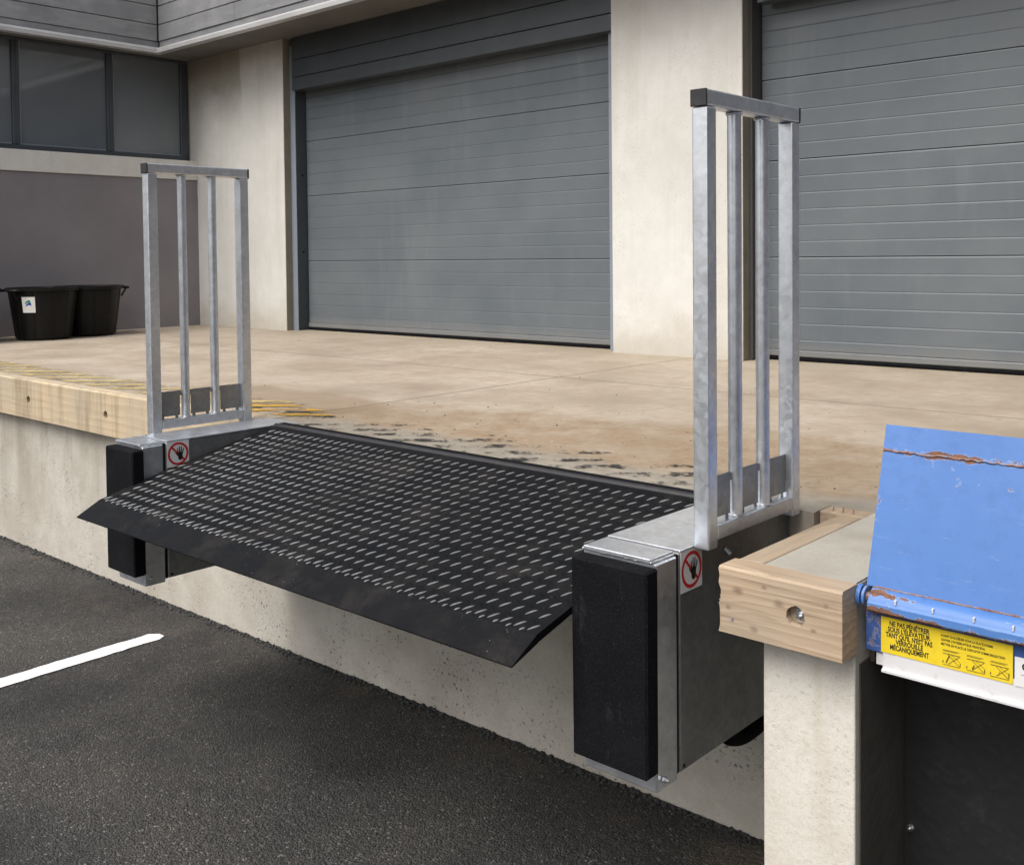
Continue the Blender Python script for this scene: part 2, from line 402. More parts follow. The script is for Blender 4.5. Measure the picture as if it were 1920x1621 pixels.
    def nose_wear(m):                       # scuffed along the lower edge, the seam and the left end
        X = m.xyz()
        low = m.math('SUBTRACT', 1.0, m.step(X[2], -.046, -.026))
        seam = m.math('SUBTRACT', 1.0, m.step(m.math('ABSOLUTE', m.math('ADD', X[2], .012)), .0, .006))
        end = m.math('SUBTRACT', 1.0, m.step(X[0], 1.115, 1.2))
        return m.math('MULTIPLY', m.math('ADD', m.math('ADD', low, m.math('MULTIPLY', seam, .5)), m.math('MULTIPLY', end, .6)), .15)
    blue('blue_paint_worn', (.07, .18, .45), .625, nose_wear)
    def flap_wear(m):                       # along the weld, the top edge and the left edge
        X = m.xyz()
        weld = m.math('SUBTRACT', 1.0, m.step(m.math('ABSOLUTE', m.math('SUBTRACT', X[2], .2545)), .003, .012))
        top = m.step(X[2], .285, .306)
        left = m.math('SUBTRACT', 1.0, m.step(X[0], 1.1, 1.112))
        return m.math('MULTIPLY', m.math('ADD', m.math('ADD', weld, m.math('MULTIPLY', top, .55)), m.math('MULTIPLY', left, .45)), .105)
    blue('blue_flap', (.058, .16, .42), .655, flap_wear)
    blue('blue_paint_deep', (.035, .085, .27), .60)
    m = Mat('rust_weld')
    n = m.noise(70, 5, .7)
    m.set(color=m.ramp(n, (.3, (.16, .07, .045)), (.5, (.30, .17, .12)), (.62, (.22, .28, .42)), (.75, (.12, .24, .52))), rough=.9, normal=m.bump(n, .8, .006)); MT['rust'] = m.m
    m = Mat('off_white_paint')
    m.set(color=m.mix(m.ramp(m.noise(22, 5, .7), (.55, 0), (.75, .6)), (.66, .66, .67), (.36, .33, .30)), rough=.55); MT['offwhite'] = m.m
    m = Mat('curtain_black')
    n = m.noise(3.5, 6, .7); sp = m.ramp(m.noise(14, 6, .75), (.56, 0), (.72, .5))
    m.set(color=m.mix(sp, (.012, .0125, .013), (.045, .045, .045)), rough=.55, normal=m.bump(n, .3, .03)); MT['curtain'] = m.m
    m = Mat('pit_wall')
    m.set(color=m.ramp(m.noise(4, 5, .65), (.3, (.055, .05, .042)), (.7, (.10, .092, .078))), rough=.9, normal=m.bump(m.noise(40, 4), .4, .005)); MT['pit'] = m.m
    # print
    def flat(name, col, rough=.4, var=.0):
        m = Mat(name)
        c = m.mix(m.ramp(m.noise(40, 5, .7), (.45, 0), (.75, var)), col, tuple(x * .45 for x in col)) if var else col
        m.set(color=c, rough=rough); MT[name] = m.m
    flat('sign_white', (.74, .74, .73), .35, .15)
    flat('sign_red', (.55, .02, .025), .35)
    flat('sign_black', (.012, .012, .012), .4)
    flat('label_yellow', (.80, .60, .03), .38, .22)
    flat('label_ink', (.016, .015, .012), .5)
    flat('label_ink_soft', (.16, .12, .02), .5)
    flat('logo_green', (.02, .28, .17), .4)
    flat('logo_blue', (.02, .06, .35), .4)
build_materials()

# ------------------------------------------------------------------ helpers
def tag(o, label=None, cat=None, group=None, kind=None):
    if label: o['label'] = label
    if cat: o['category'] = cat
    if group: o['group'] = group
    if kind: o['kind'] = kind
    return o
BASE = {}
def thing(name, label, cat, loc, group=None):
    o = bpy.data.objects.new(name, None); COL.objects.link(o)
    o.empty_display_size = .1
    o.location = loc; BASE[o] = Vector(loc)
    return tag(o, label, cat, group)
def link(name, me, mat=None, parent=None, at=(0, 0, 0)):
    """link a mesh; at = world place of the mesh origin"""
    o = bpy.data.objects.new(name, me); COL.objects.link(o)
    at = Vector(at)
    if parent is not None:
        o.parent = parent
        o.location = at - BASE[parent]; BASE[o] = at
    else:
        o.location = at; BASE[o] = at
    if mat:
        me.materials.clear(); me.materials.append(MT[mat])
    return o
def finish(bm, name, smooth=None):
    me = bpy.data.meshes.new(name)
    bmesh.ops.recalc_face_normals(bm, faces=bm.faces)
    bm.to_mesh(me); bm.free()
    if smooth is not None:
        for p in me.polygons: p.use_smooth = True
        try: me.set_sharp_from_angle(angle=rad(smooth))
        except Exception: pass
    return me
def mk(name, bm, mat, parent=None, smooth=None, at=None):
    """mesh given in world coordinates; its origin is put at 'at' or at its own middle"""
    if at is None:
        xs = [v.co for v in bm.verts]
        at = Vector([(min(v[i] for v in xs) + max(v[i] for v in xs)) / 2 for i in range(3)])
    at = Vector(at)
    bmesh.ops.translate(bm, verts=bm.verts, vec=-at)
    return link(name, finish(bm, name, smooth), mat, parent, at)
def box(bm, x0, x1, y0, y1, z0, z1, bev=0.0, seg=1):
    vs = [bm.verts.new((x, y, z)) for z in (z0, z1) for y in (y0, y1) for x in (x0, x1)]
    fs = [bm.faces.new([vs[i] for i in q]) for q in ((0, 2, 3, 1), (4, 5, 7, 6), (0, 1, 5, 4), (2, 6, 7, 3), (0, 4, 6, 2), (1, 3, 7, 5))]
    if bev:
        es = {e for f in fs for e in f.edges}
        bmesh.ops.bevel(bm, geom=list(es), offset=bev, segments=seg, profile=.5, affect='EDGES')
    return bm
def B(*a, **k):
    return box(bmesh.new(), *a, **k)
def tube(bm, p0, p1, r, n=14, caps=True, r1=None):
    p0, p1 = Vector(p0), Vector(p1); d = (p1 - p0).normalized()
    q = d.to_track_quat('Z', 'Y'); r1 = r if r1 is None else r1
    a = [bm.verts.new(p0 + q @ Vector((r * math.cos(2 * math.pi * i / n), r * math.sin(2 * math.pi * i / n), 0))) for i in range(n)]
    b = [bm.verts.new(p1 + q @ Vector((r1 * math.cos(2 * math.pi * i / n), r1 * math.sin(2 * math.pi * i / n), 0))) for i in range(n)]
    for i in range(n): bm.faces.new((a[i], a[(i + 1) % n], b[(i + 1) % n], b[i]))
    if caps: bm.faces.new(a[::-1]); bm.faces.new(b)
    return bm
def sweep(bm, pts, r, n=10):
    pts = [Vector(p) for p in pts]; rings = []
    for i, p in enumerate(pts):
        d = (pts[min(i + 1, len(pts) - 1)] - pts[max(i - 1, 0)]).normalized()
        q = d.to_track_quat('Z', 'Y')
        rings.append([bm.verts.new(p + q @ Vector((r * math.cos(2 * math.pi * k / n), r * math.sin(2 * math.pi * k / n), 0))) for k in range(n)])
    for a, b in zip(rings, rings[1:]):
        for k in range(n): bm.faces.new((a[k], a[(k + 1) % n], b[(k + 1) % n], b[k]))
    bm.faces.new(rings[0][::-1]); bm.faces.new(rings[-1])
    return bm
def prism(bm, pts, axis, a, b):
    """extrude a polygon along an axis; pts are the other two coordinates in order"""
    def p(u, v, w): return {'x': (w, u, v), 'y': (u, w, v), 'z': (u, v, w)}[axis]
    lo = [bm.verts.new(p(u, v, a)) for u, v in pts]; hi = [bm.verts.new(p(u, v, b)) for u, v in pts]
    n = len(pts)
    bm.faces.new(lo[::-1]); bm.faces.new(hi)
    for i in range(n): bm.faces.new((lo[i], lo[(i + 1) % n], hi[(i + 1) % n], hi[i]))
    return bm
def bolt(name, parent, c, d, r=.009, washer=.0, mat='zinc_bolt'):
    """hexagon head on a washer, pointing along d"""
    c, d = Vector(c), Vector(d)
    bm = bmesh.new()
    if washer: tube(bm, c, c + d * .002, washer, 20)
    tube(bm, c + d * .002, c + d * .009, r, 6)
    tube(bm, c + d * .009, c + d * .016, r * .5, 10)
    return mk(name, bm, mat, parent, 30)
def ground_z(x): return -.9663 + .0063 * x

TEXTS = {}
def text_mesh(body, size, bold=0.0):
    if (body, bold) in TEXTS: return TEXTS[body, bold]
    cu = bpy.data.curves.new('txt', 'FONT'); cu.body = body; cu.size = size; cu.offset = bold
    cu.align_x = 'CENTER'; cu.align_y = 'CENTER'; cu.resolution_u = 3
    o = bpy.data.objects.new('txt', cu); COL.objects.link(o)
    dg = bpy.context.evaluated_depsgraph_get(); dg.update()
    me = bpy.data.meshes.new_from_object(o.evaluated_get(dg))
    bpy.data.objects.remove(o); bpy.data.curves.remove(cu)
    TEXTS[body, bold] = me
    return me
LABEL_LINES = [('NE PAS PÉNÉTRER', 1.1925, -.0660, .077), ('SOUS L\'ÉLÉVATEUR', 1.1915, -.0775, .082), ('TANT QU\'IL N\'EST PAS', 1.1915, -.0890, .090), ('VERROUILLÉ', 1.1925, -.1005, .053), ('MÉCANIQUEMENT', 1.1925, -.1120, .075)]
SMALL_LINES = (('AVANT D\'ACCÉDER SOUS LA PLATE-FORME', 1.299, -.0655, .094, .0048), ('OUVRIR L\'INTERRUPTEUR PRINCIPAL', 1.2925, -.0735, .080, .0048), ('METTRE EN PLACE LE DISPOSITIF D\'IMMOBILISATION', 1.3095, -.0815, .114, .0048))
for q in LABEL_LINES: text_mesh(q[0], 1.0, .032)
for q in SMALL_LINES: text_mesh(q[0], 1.0, .02)
text_mesh('C', 1.0, .04)

# ================================================================== SETTING
# ------------------------------------------------------------------ asphalt yard
bm = bmesh.new()
xs = [-220, -60, -14, -8, -5, -2.5, 0, 2.5, 6, 14, 60, 220]
ys = [-220, -60, -14, -6, -3, -1.5, -.6, -.12, .8, 10, 60, 220]
g = [[bm.verts.new((x, y, ground_z(max(-14, min(14, x))))) for x in xs] for y in ys]
for j in range(len(ys) - 1):
    for i in range(len(xs) - 1): bm.faces.new((g[j][i], g[j][i + 1], g[j + 1][i + 1], g[j + 1][i]))
tag(mk('asphalt_ground', bm, 'asphalt', at=(0, 0, -.97)), kind='structure')
# painted bay line, ragged at its edges
def bay_line(xc, y0, y1, w):
    bm = bmesh.new(); n = 150; L = []; Rr = []
    for i in range(n + 1):
        y = y0 + (y1 - y0) * i / n
        l, r = w / 2 + random.uniform(-.004, .004), w / 2 + random.uniform(-.004, .004)
        t = (y1 - y) / .03
        if t < 1: l *= max(.25, math.sqrt(max(0, t))); r *= max(.55, math.sqrt(max(0, t)))
        L.append((xc - l, y)); Rr.append((xc + r, y))
    lo = [bm.verts.new((x, y, ground_z(x) + .004)) for x, y in L]; hi = [bm.verts.new((x, y, ground_z(x) + .004)) for x, y in Rr]
    for i in range(n): bm.faces.new((lo[i], hi[i], hi[i + 1], lo[i + 1]))
    return bm
tag(mk('bay_line_marking', bay_line(-2.20, -5.5, -.43, .092), 'paint'), kind='structure')
# loose crumbs of asphalt along the foot of the wall
tb = bmesh.new(); bmesh.ops.create_icosphere(tb, subdivisions=1, radius=1)
tb.verts.ensure_lookup_table(); TV = [v.co.copy() for v in tb.verts]; TF = [[v.index for v in f.verts] for f in tb.faces]; tb.free()
bm = bmesh.new()
for i in range(2300):
    x = random.uniform(-6.8, .9); y = -.185 - abs(random.gauss(0, .019)); r = random.choice((.003, .004, .005, .006, .008)) * random.uniform(.8, 1.2)
    m4 = Matrix.Translation((x, y, ground_z(x) + r * .3)) @ Matrix.Rotation(random.uniform(0, 6.28), 4, 'Z') @ Matrix.Diagonal((r * random.uniform(.8, 1.5), r, r * random.uniform(.6, .9), 1))
    vs = [bm.verts.new(m4 @ v + Vector((random.uniform(-1, 1), random.uniform(-1, 1), random.uniform(-1, 1))) * .0012) for v in TV]
    for f in TF: bm.faces.new([vs[k] for k in f])
tag(mk('asphalt_crumbs', bm, 'crumb', at=(-3, -.2, -.97)), 'dark loose asphalt crumbs along the foot of the dock wall', 'gravel', kind='stuff')

# ------------------------------------------------------------------ loading dock
dock = thing('loading_dock', 'concrete loading dock with timber edge beams in front of the roller doors', 'loading dock', (-3, 1.5, -.97))
# slab with a notch for the lift
outline = [(-7.6, -.18), (-1.73, -.18), (-1.73, -.275), (.768, -.275), (.768, -.18), (1.09, -.18), (1.09, .62), (2.92, .62), (2.92, -.76), (9, -.76), (9, 3.4), (-7.6, 3.4)]
bm = prism(bmesh.new(), outline, 'z', -.217, 0.0)
slab = mk('slab', bm, 'floor', dock)
mk('wall', B(-7.6, .884, -.18, .1, -1.15, -.2175), 'dock_concrete', dock)
mk('wall', B(2.93, 9, -.755, -.4, -1.15, -.2175), 'dock_concrete', dock)
pier = mk('pier', B(.886, 1.088, -.76, -.181, -1.2, -.002, .004, 2), 'pillar_white', dock)
mk('pier_top', B(.887, 1.087, -.758, -.183, -.0018, .0, 0), 'grey_concrete', dock)
mk('pit_wall', B(.95, 1.0885, -.179, .62, -1.2, -.22), 'pit', dock)
mk('pit_wall', B(.95, 3.0, .622, .7, -1.2, -.22), 'pit', dock)
mk('pier_shade_sheet', B(1.0885, 1.0915, -.742, .6, -1.2, -.165), 'pit', dock)  # dark sheet over the pier's side, standing in for shade under the lift
mk('pit_back_board', B(1.094, 2.9, -.52, -.50, -1.2, -.17), 'curtain', dock)
bolt('board_bolt', dock, (1.108, -.5205, -.585), (0, -1, 0), .006, .009)

def drilled_beam(x0, x1, y0, y1, z0, z1, holes, r, chip=0.0, bev=.006, depth=.035):
    """beam along x with bolt holes bored in its front face (y0) and a broken left end"""
    bm = bmesh.new()
    rim = [(x0, z0), (x1, z0), (x1, z1 - bev), (x0, z1 - bev)]
    def loop(pts):
        vs = [bm.verts.new((u, y0, w)) for u, w in pts]
        return vs, [bm.edges.new((vs[i], vs[(i + 1) % len(vs)])) for i in range(len(vs))]
    nl = 9
    left = [(x0 + (random.uniform(0, chip) if 0 < k < nl else 0), z1 - bev + (z0 - z1 + bev) * k / nl) for k in range(nl + 1)] if chip else [(x0, z1 - bev), (x0, z0)]
    outer, oe = loop(left + [(x1, z0), (x1, z1 - bev)])
    edges = list(oe); rings = []
    for hx, hz in holes:
        n = 20
        c, ce = loop([(hx + r * math.cos(2 * math.pi * i / n) * random.uniform(.93, 1.05), hz + r * math.sin(2 * math.pi * i / n) * random.uniform(.93, 1.05)) for i in range(n)])
        edges += ce; rings.append(c)
    bmesh.ops.triangle_fill(bm, use_beauty=True, use_dissolve=False, edges=edges)
    for c in rings:
        b = [bm.verts.new(v.co + Vector((0, depth, 0))) for v in c]; n = len(c)
        for i in range(n): bm.faces.new((c[i], c[(i + 1) % n], b[(i + 1) % n], b[i]))
        bm.faces.new(b)
    # the rest of the beam behind the drilled face
    nO = len(outer)
    top0, top1 = outer[0], outer[-1]
    back = [bm.verts.new((v.co.x + (random.uniform(-chip, chip) * .4 if chip and v.co.x < x0 + chip else 0), y1, v.co.z)) for v in outer]
    for i in range(nO - 1): bm.faces.new((outer[i], back[i], back[i + 1], outer[i + 1]))
    # bevelled top
    a = bm.verts.new((x0, y0 + bev, z1)); b = bm.verts.new((x1, y0 + bev, z1)); c = bm.verts.new((x1, y1, z1)); d = bm.verts.new((x0, y1, z1))
    bm.faces.new((top0, top1, b, a)); bm.faces.new((a, b, c, d))
    bm.faces.new((top1, back[-1], c, b)); bm.faces.new((top0, a, d, back[0]))
    bm.faces.new([back[0], d, c, back[-1]] + back[-2:0:-1])
    return bm
# weathered beam on the left
hl = [(-3.02 - .89 * k, -.113) for k in range(5)] + [(-2.13, -.113)]
beam = mk('edge_beam', drilled_beam(-7.58, -1.745, -.25, -.1815, -.217, -.001, hl, .022, 0, .007), 'weathered_timber', dock)
beam['label'] = 'weathered yellowish timber beam along the dock edge'
for hx, hz in hl: bolt('bolt', beam, (hx, -.2165, hz), (0, -1, 0), .007, .0)
# newer beam on the pier, its left end broken
bm = drilled_beam(.82, 1.093, -.83, -.7605, -.137, .002, [(.995, -.067)], .0205, .006, .005, .02)
fb = mk('edge_beam', bm, 'fresh_timber', dock)
fb['label'] = 'fresh short timber beam with a sunken bolt on the pier'
bolt('bolt', fb, (1.000, -.8115, -.069), (0, -1, 0), .0072, .0155)
bm = bmesh.new()                                   # screw head in the new beam
tube(bm, (.852, -.8302, -.105), (.852, -.8315, -.105), .0035, 10); mk('screw', bm, 'rust', fb)
for k in range(16):                                # splinters on the broken end
    if k == 0: bm = bmesh.new()
    z = -.13 + .008 * k + random.uniform(-.003, .003); l = random.uniform(.003, .009); w = random.uniform(.0015, .004)
    y = random.uniform(-.829, -.80)
    a = [bm.verts.new((.822, y + dy, z + dz)) for dy, dz in ((-.0, -w), (.02, -w), (.02, w), (-.0, w))]
    t = bm.verts.new((.820 - l, y + .006, z + random.uniform(-.002, .002)))
    for i in range(4): bm.faces.new((a[i], a[(i + 1) % 4], t))
    bm.faces.new(a[::-1])
mk('splinter_edge', bm, 'fresh_timber', fb)
mk('return_beam', B(.824, .884, -.758, -.252, -.139, .001, .006, 2), 'return_timber', dock)
rb = mk('edge_beam', B(.77, .888, -.2505, -.183, -.21, .0015, .005, 2), 'return_timber', dock)
for x in (.80, .826, .853): mk('nail', tube(bmesh.new(), (x, -.235, .0), (x + .001, -.233, .013), .0018, 6), 'rust', rb)
mk('edge_beam', drilled_beam(2.93, 8.98, -.83, -.7605, -.137, .002, [(3.4 + .9 * k, -.067) for k in range(6)], .0185, 0, .005), 'weathered_timber', dock)

# hazard stripes painted on the slab, 45 degrees, mostly worn off
def stripe(x, w, y0, y1, mat, k=1.28, z=.003):
    bm = bmesh.new(); n = 10
    a = []; b = []
    for i in range(n + 1):
        y = y0 + (y1 - y0) * i / n; u = x + (y - y0) * k
        a.append(bm.verts.new((u + random.uniform(-.006, .006), y, z))); b.append(bm.verts.new((u + w + random.uniform(-.006, .006), y, z)))
    for i in range(n): bm.faces.new((a[i], b[i], b[i + 1], a[i + 1]))
    return mk('hazard_stripe', bm, mat, slab)
x = -6.6
while x < -2.2:
    stripe(x, .125, -.165, .10 + random.uniform(-.02, .02), 'cream_paint')
    stripe(x + .135, .115, -.165, .11 + random.uniform(-.02, .02), 'shadow_paint')  # painted shadow beside each cream bar
    x += .262
for k in range(3):
    x = -2.19 + .215 * k
    stripe(x, .105, -.165, [.06, .04, -.02][k], 'yellow_paint', 1.25)
    stripe(x + .108, .09, -.165, [.06, .03, -.03][k], 'black_paint', 1.25)
for k in range(10):
    x = -1.44 + .185 * k
    stripe(x, .085, -.255, .02 + random.uniform(-.05, .03), 'black_paint', 1.2)

# grit lying on the slab
bm = bmesh.new()
for i in range(170):
    if i % 3: x, y = random.uniform(-1.6, 1.05), -.16 + abs(random.gauss(0, .7))
    elif i % 2: x, y = random.uniform(-7.2, 1.05), random.uniform(-.1, 3.0)
    else: x, y = random.uniform(-5.7, 3.5), 3.11 - abs(random.gauss(0, .05))
    if y > 3.1: continue
    q = random.choice((.0018, .0022, .003, .004)) * random.uniform(.7, 1.3)
    m4 = Matrix.Translation((x, y, q * .3)) @ Matrix.Rotation(random.uniform(0, 6.28), 4, 'Z') @ Matrix.Diagonal((q * random.uniform(.8, 1.6), q, q * .7, 1))
    vs = [bm.verts.new(m4 @ v) for v in TV]
    for f in TF: bm.faces.new([vs[k] for k in f])
tag(mk('floor_grit', bm, 'grit', at=(-2, 1, 0)), 'scattered dark and pale grit lying on the dock floor', 'grit', kind='stuff')

# ------------------------------------------------------------------ warehouse
wh = thing('warehouse', 'grey and cream warehouse with metal sectional doors and an overhanging clad eave', 'building', (-2, 3.5, 0))
YW, ZS = 2.955, 2.655
def pillar(x0, x1):
    p = mk('pillar', B(x0, x1, YW, 3.4, -.05, ZS + .05, .006, 2), 'facade', wh)
    return p
pillar(-7.62, -5.94)
pillar(-2.242, -1.253)
pillar(4.05, 5.0)
mk('wing_wall', B(4.3, 9.2, -4.6, 2.95, -1.2, 5.0), 'purple', wh)  # unseen right wing, added to block light from the rails' right sides
mk('wall', B(-8.2, 9, 3.32, 3.5, -.05, 4.2), 'facade', wh)

slat_me = {}
def slat_mesh(w, h):
    key = (round(w, 3), round(h, 3))
    if key not in slat_me:
        bm = bmesh.new(); d = .035; g_ = .0045
        pts = [(-d / 2 + .0015, -h / 2), (-d / 2, -h / 2 + .001), (-d / 2, h / 2 - .008), (-d / 2 + .0032, h / 2 - .0002), (d / 2, h / 2 - .0002), (d / 2, -h / 2)]
        prism(bm, pts, 'x', -w / 2, w / 2)
        slat_me[key] = finish(bm, 'slat')
        slat_me[key].materials.append(MT['door'])
    return slat_me[key]
ZL = [.070, .132, .232, .332, .433, .535, .636, .735, .832, .930, 1.030, 1.130, 1.232, 1.332, 1.432, 1.532, 1.632, 1.732, 1.832, 1.932, 2.032, 2.132, 2.232]
JOINT = {6, 12, 17, 22}
def sect_door(xl, xr, label, track=.085):
    """xl, xr: the pillar faces"""
    yd = 3.165
    dx0, dx1 = xl + track, xr - track
    d = mk('sectional_door', B(dx0, dx1, yd + .012, yd + .05, .0, 2.5), 'gap', wh)
    d['label'] = label
    w = dx1 - dx0 - .004
    for i in range(len(ZL) - 1):
        z0 = ZL[i] + (.0022 if i in JOINT else 0); z1 = ZL[i + 1] - (.0022 if i + 1 in JOINT else 0)
        h = round(z1 - z0, 3)
        link('slat', slat_mesh(w, h), None, d, ((dx0 + dx1) / 2, yd, (z0 + z1) / 2))
    # bottom rail and rubber seal
    mk('bottom_rail', B(dx0 + .002, dx1 - .002, yd - .03, yd + .011, .028, .068, .006, 2), 'door', d)
    bm = bmesh.new(); tube(bm, (dx0, yd - .008, .016), (dx1, yd - .008, .016), .019, 12); mk('bottom_seal', bm, 'rubber', d, 40)
    # tracks: pale face at the front, dark flank towards the curtain
    for s, x in ((1, xl), (-1, xr)):
        a, b = sorted((x + s * .001, x + s * (track - .007)))
        mk('guide_track', B(a, b, 3.035, 3.3, 0, 2.6, .004, 2), 'frame' if track > .05 else 'gap', d)
        if track > .05: mk('guide_face', B(a + .001, b - .001, 3.031, 3.0345, 0, 2.6), 'frame_pale', d)
        for z in (.72, 1.42): mk('track_hole', tube(bmesh.new(), (x + s * (track - .0075), 3.10, z), (x + s * (track - .0055), 3.10, z), .012, 12), 'black', d)
    # head box: three boards
    zz = [(2.178, 2.292), (2.297, 2.448), (2.452, 2.655)]
    for k, (z0, z1) in enumerate(zz):
        mk('head_board', B(xl + .125 if k < 3 else 0, xr - .005, 2.985 + .004 * (k == 2), 3.09, z0, z1, .004), 'frame', d)
    mk('head_box_end', B(xl + .08, xl + .124, 3.0, 3.09, 2.18, 2.655), 'frame', d)
    return d
sect_door(-5.94, -2.242, 'grey sectional door between the left corner pillar and the middle pillar')
sect_door(-1.253, 4.05, 'grey sectional door right of the middle pillar', .03)
for x in (-5.94, -1.253):                       # rough door reveals, shade of the recess put into a darker colour
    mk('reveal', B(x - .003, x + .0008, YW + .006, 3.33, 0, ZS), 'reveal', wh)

# side wing: purple plaster below, sill, strip window above, facing +x
XP, XG = -7.40, -7.53
mk('wing_wall', B(-7.9, XP, -.17, YW + .003, -.02, 1.452, .004), 'purple', wh)
mk('window_sill', B(-7.9, XP + .012, -.17, YW + .002, 1.4535, 1.645, .006, 2), 'facade', wh)
mk('wing_wall', B(-7.9, -7.6, -.17, YW, 1.647, 4.2), 'gap', wh)
ml = [-.17, .36, 1.235, 2.113, 2.93]
for k in range(4):
    a, b = ml[k], ml[k + 1]
    bm = bmesh.new(); f = .032
    box(bm, XG - .05, XG + .015, a, b, 1.648, 1.70, .004)
    box(bm, XG - .05, XG + .015, a, b, 2.625, 2.66, .004)
    box(bm, XG - .05, XG + .0145, a, a + f, 1.7015, 2.6235, .004)
    box(bm, XG - .05, XG + .0145, b - f * (1 if k < 3 else 2.4), b, 1.7015, 2.6235, .004)
    w_ = mk('window', bm, 'frame', wh)
    mk('pane', B(XG - .022, XG - .012, a + f + .001, b - f * (1 if k < 3 else 2.4) - .001, 1.702, 2.623), 'pane', w_)
    bm = bmesh.new()
    for y0, y1, z0, z1 in ((a + f, a + f + .012, 1.7015, 2.62), (a + f + .0125, b - f - .0125, 1.7015, 1.714)):
        box(bm, XG - .0115, XG + .004, y0, y1, z0, z1)
    mk('glazing_bead', bm, 'frame_pale', w_)

# eave: soffit, drip trim, clad fascia with real boards
YF, XF, ZB = 2.45, -7.215, 2.62
soff = mk('soffit', prism(bmesh.new(), [(-7.9, -.6), (XF, -.6), (XF, YF), (9.3, YF), (9.3, 3.33), (-7.9, 3.33)], 'z', ZS, ZS + .03), 'soffit', wh)
prof = [(-.004, 0.0), (-.034, .004), (-.036, .036), (-.004, .062), (.03, .062), (.03, .0)]    # (outwards, up)
bm = bmesh.new()
def trim_run(bm, a, b, axis):
    ra = []
    for w in (a, b):
        if axis == 'x': ra.append([bm.verts.new((w if w > 0 else XF - u * 1.0, YF + u, ZB + v)) for u, v in prof])
        else: ra.append([bm.verts.new((XF - u, w if w < 2 else YF + u, ZB + v)) for u, v in prof])
    n = len(prof)
    for i in range(n): bm.faces.new((ra[0][i], ra[0][(i + 1) % n], ra[1][(i + 1) % n], ra[1][i]))
    bm.faces.new(ra[0]); bm.faces.new(ra[1][::-1])
trim_run(bm, -1, 9.3, 'x')
mk('drip_trim', bm, 'trim', wh)
bm = bmesh.new(); trim_run(bm, -.6, 3, 'y'); mk('drip_trim', bm, 'trim', wh)
fas = mk('fascia', prism(bmesh.new(), [(-7.9, -.6), (XF - .028, -.6), (XF - .028, YF + .028), (9.3, YF + .028), (9.3, 3.32), (-7.9, 3.32)], 'z', ZS + .032, 4.0), 'gap', wh)
courses = [(2.742, 2.893), (2.900, 3.07), (3.077, 3.26), (3.267, 3.5), (3.507, 3.75), (3.757, 3.99)]
for k, (z0, z1) in enumerate(courses):
    cuts = [XF + .006, -5.93 + .35 * (k % 2) * (k > 0), -3.4, -.9, 1.6, 4.1, 6.6, 9.3]
    for a, b in zip(cuts, cuts[1:]):
        mk('cladding_board', B(a + .003, b - .003, YF, YF + .025, z0, z1, .003), 'cladding', fas)
    cuts = [-.6, .9, YF - .004] if k % 2 else [-.6, .2, YF - .004]
    for a, b in zip(cuts, cuts[1:]):
        mk('cladding_board', B(XF - .025, XF, a + .003, b - .003, z0, z1, .003), 'cladding', fas)
mk('gutter_lip', B(XF + .006, 9.3, YF + .012, YF + .026, 2.685, 2.738), 'cladding', fas)
mk('gutter_lip', B(XF - .026, XF - .012, -.6, YF + .01, 2.685, 2.738), 'cladding', fas)
mk('roof', B(-7.92, 9.32, 2.3, 9, 4.001, 4.05), 'gap', wh)

# ================================================================== DOCK LEVELLER
lev = thing('dock_leveller', 'black chequer plate dock ramp on two galvanised boxes with guard rails', 'dock leveller', (-.49, -.6, -.52))
deck_yz = [(-.315, .002), (-.80, -.102), (-1.045, -.163), (-1.128, -.207)]
DX0, DX1 = -1.479, .497
def deck_z(y):
    for (a, za), (b, zb) in zip(deck_yz, deck_yz[1:]):
        if a >= y >= b: return za + (zb - za) * (y - a) / (b - a)
th = .015
bm = prism(bmesh.new(), deck_yz[:3] + [(-1.04, -.163 - th - .003), (-.80, -.102 - th), (-.315, .002 - th)], 'x', DX0, DX1)
deck = mk('deck_plate', bm, 'deck', lev)
mk('lip', prism(bmesh.new(), [(-1.0455, -.1632), deck_yz[3], (-1.1275, -.2105), (-1.0405, -.1812)], 'x', DX0 - .001, DX1 + .001), 'deck', lev)
bm = bmesh.new()
tube(bm, (DX0, -.318, -.004), (DX1, -.318, -.004), .013, 12)
mk('hinge_tube', bm, 'plastic', lev, 40)
mk('rear_strip', B(DX0, DX1, -.306, -.277, -.04, .0075, .004, 2), 'rubber', lev)
mk('cross_beam', B(DX0, DX1, -.55, -.47, -.30, -.16), 'black', lev)
# raised lugs: worn; sky glint painted bright on one family, the other left black
def lug_mesh(ang, L, W, H):
    bm = bmesh.new(); n = 6
    c, s_ = math.cos(ang), math.sin(ang)
    rows = []
    for i in range(n + 1):
        t = -1 + 2 * i / n; w = W * max(.12, (1 - t * t)) ** .8; h = H * max(.05, 1 - t * t) ** .6
        rows.append([(t * L / 2, -w / 2, 0), (t * L / 2, -w * .2, h), (t * L / 2, w * .2, h), (t * L / 2, w / 2, 0)])
    vs = [[bm.verts.new((c * x - s_ * y, s_ * x + c * y, z)) for x, y, z in r] for r in rows]
    for a, b in zip(vs, vs[1:]):
        for k in range(3): bm.faces.new((a[k], b[k], b[k + 1], a[k + 1]))
    return bm
lugA = finish(lug_mesh(rad(59), .031, .0035, .0026), 'tread_lug', 60); lugA.materials.append(MT['lug'])
lugB = finish(lug_mesh(rad(-31), .029, .0036, .0024), 'tread_lug', 60)
spots = []; spotsB = []
j = 0; y = -1.026
while y < -.345:
    x = DX0 + .022 + (-.0065 * j) % .0402
    while x < DX1 - .012:
        spots.append((x, y))
        if x + .02 < DX1 - .015 and y + .0232 < -.345: spotsB.append((x + .02, y + .0232))
        x += .0402
    y += .0465; j += 1
cw = Vector((1.95, -2.7306, .6566))
spots.sort(key=lambda p: (Vector((p[0], p[1], deck_z(p[1]))) - cw).length)
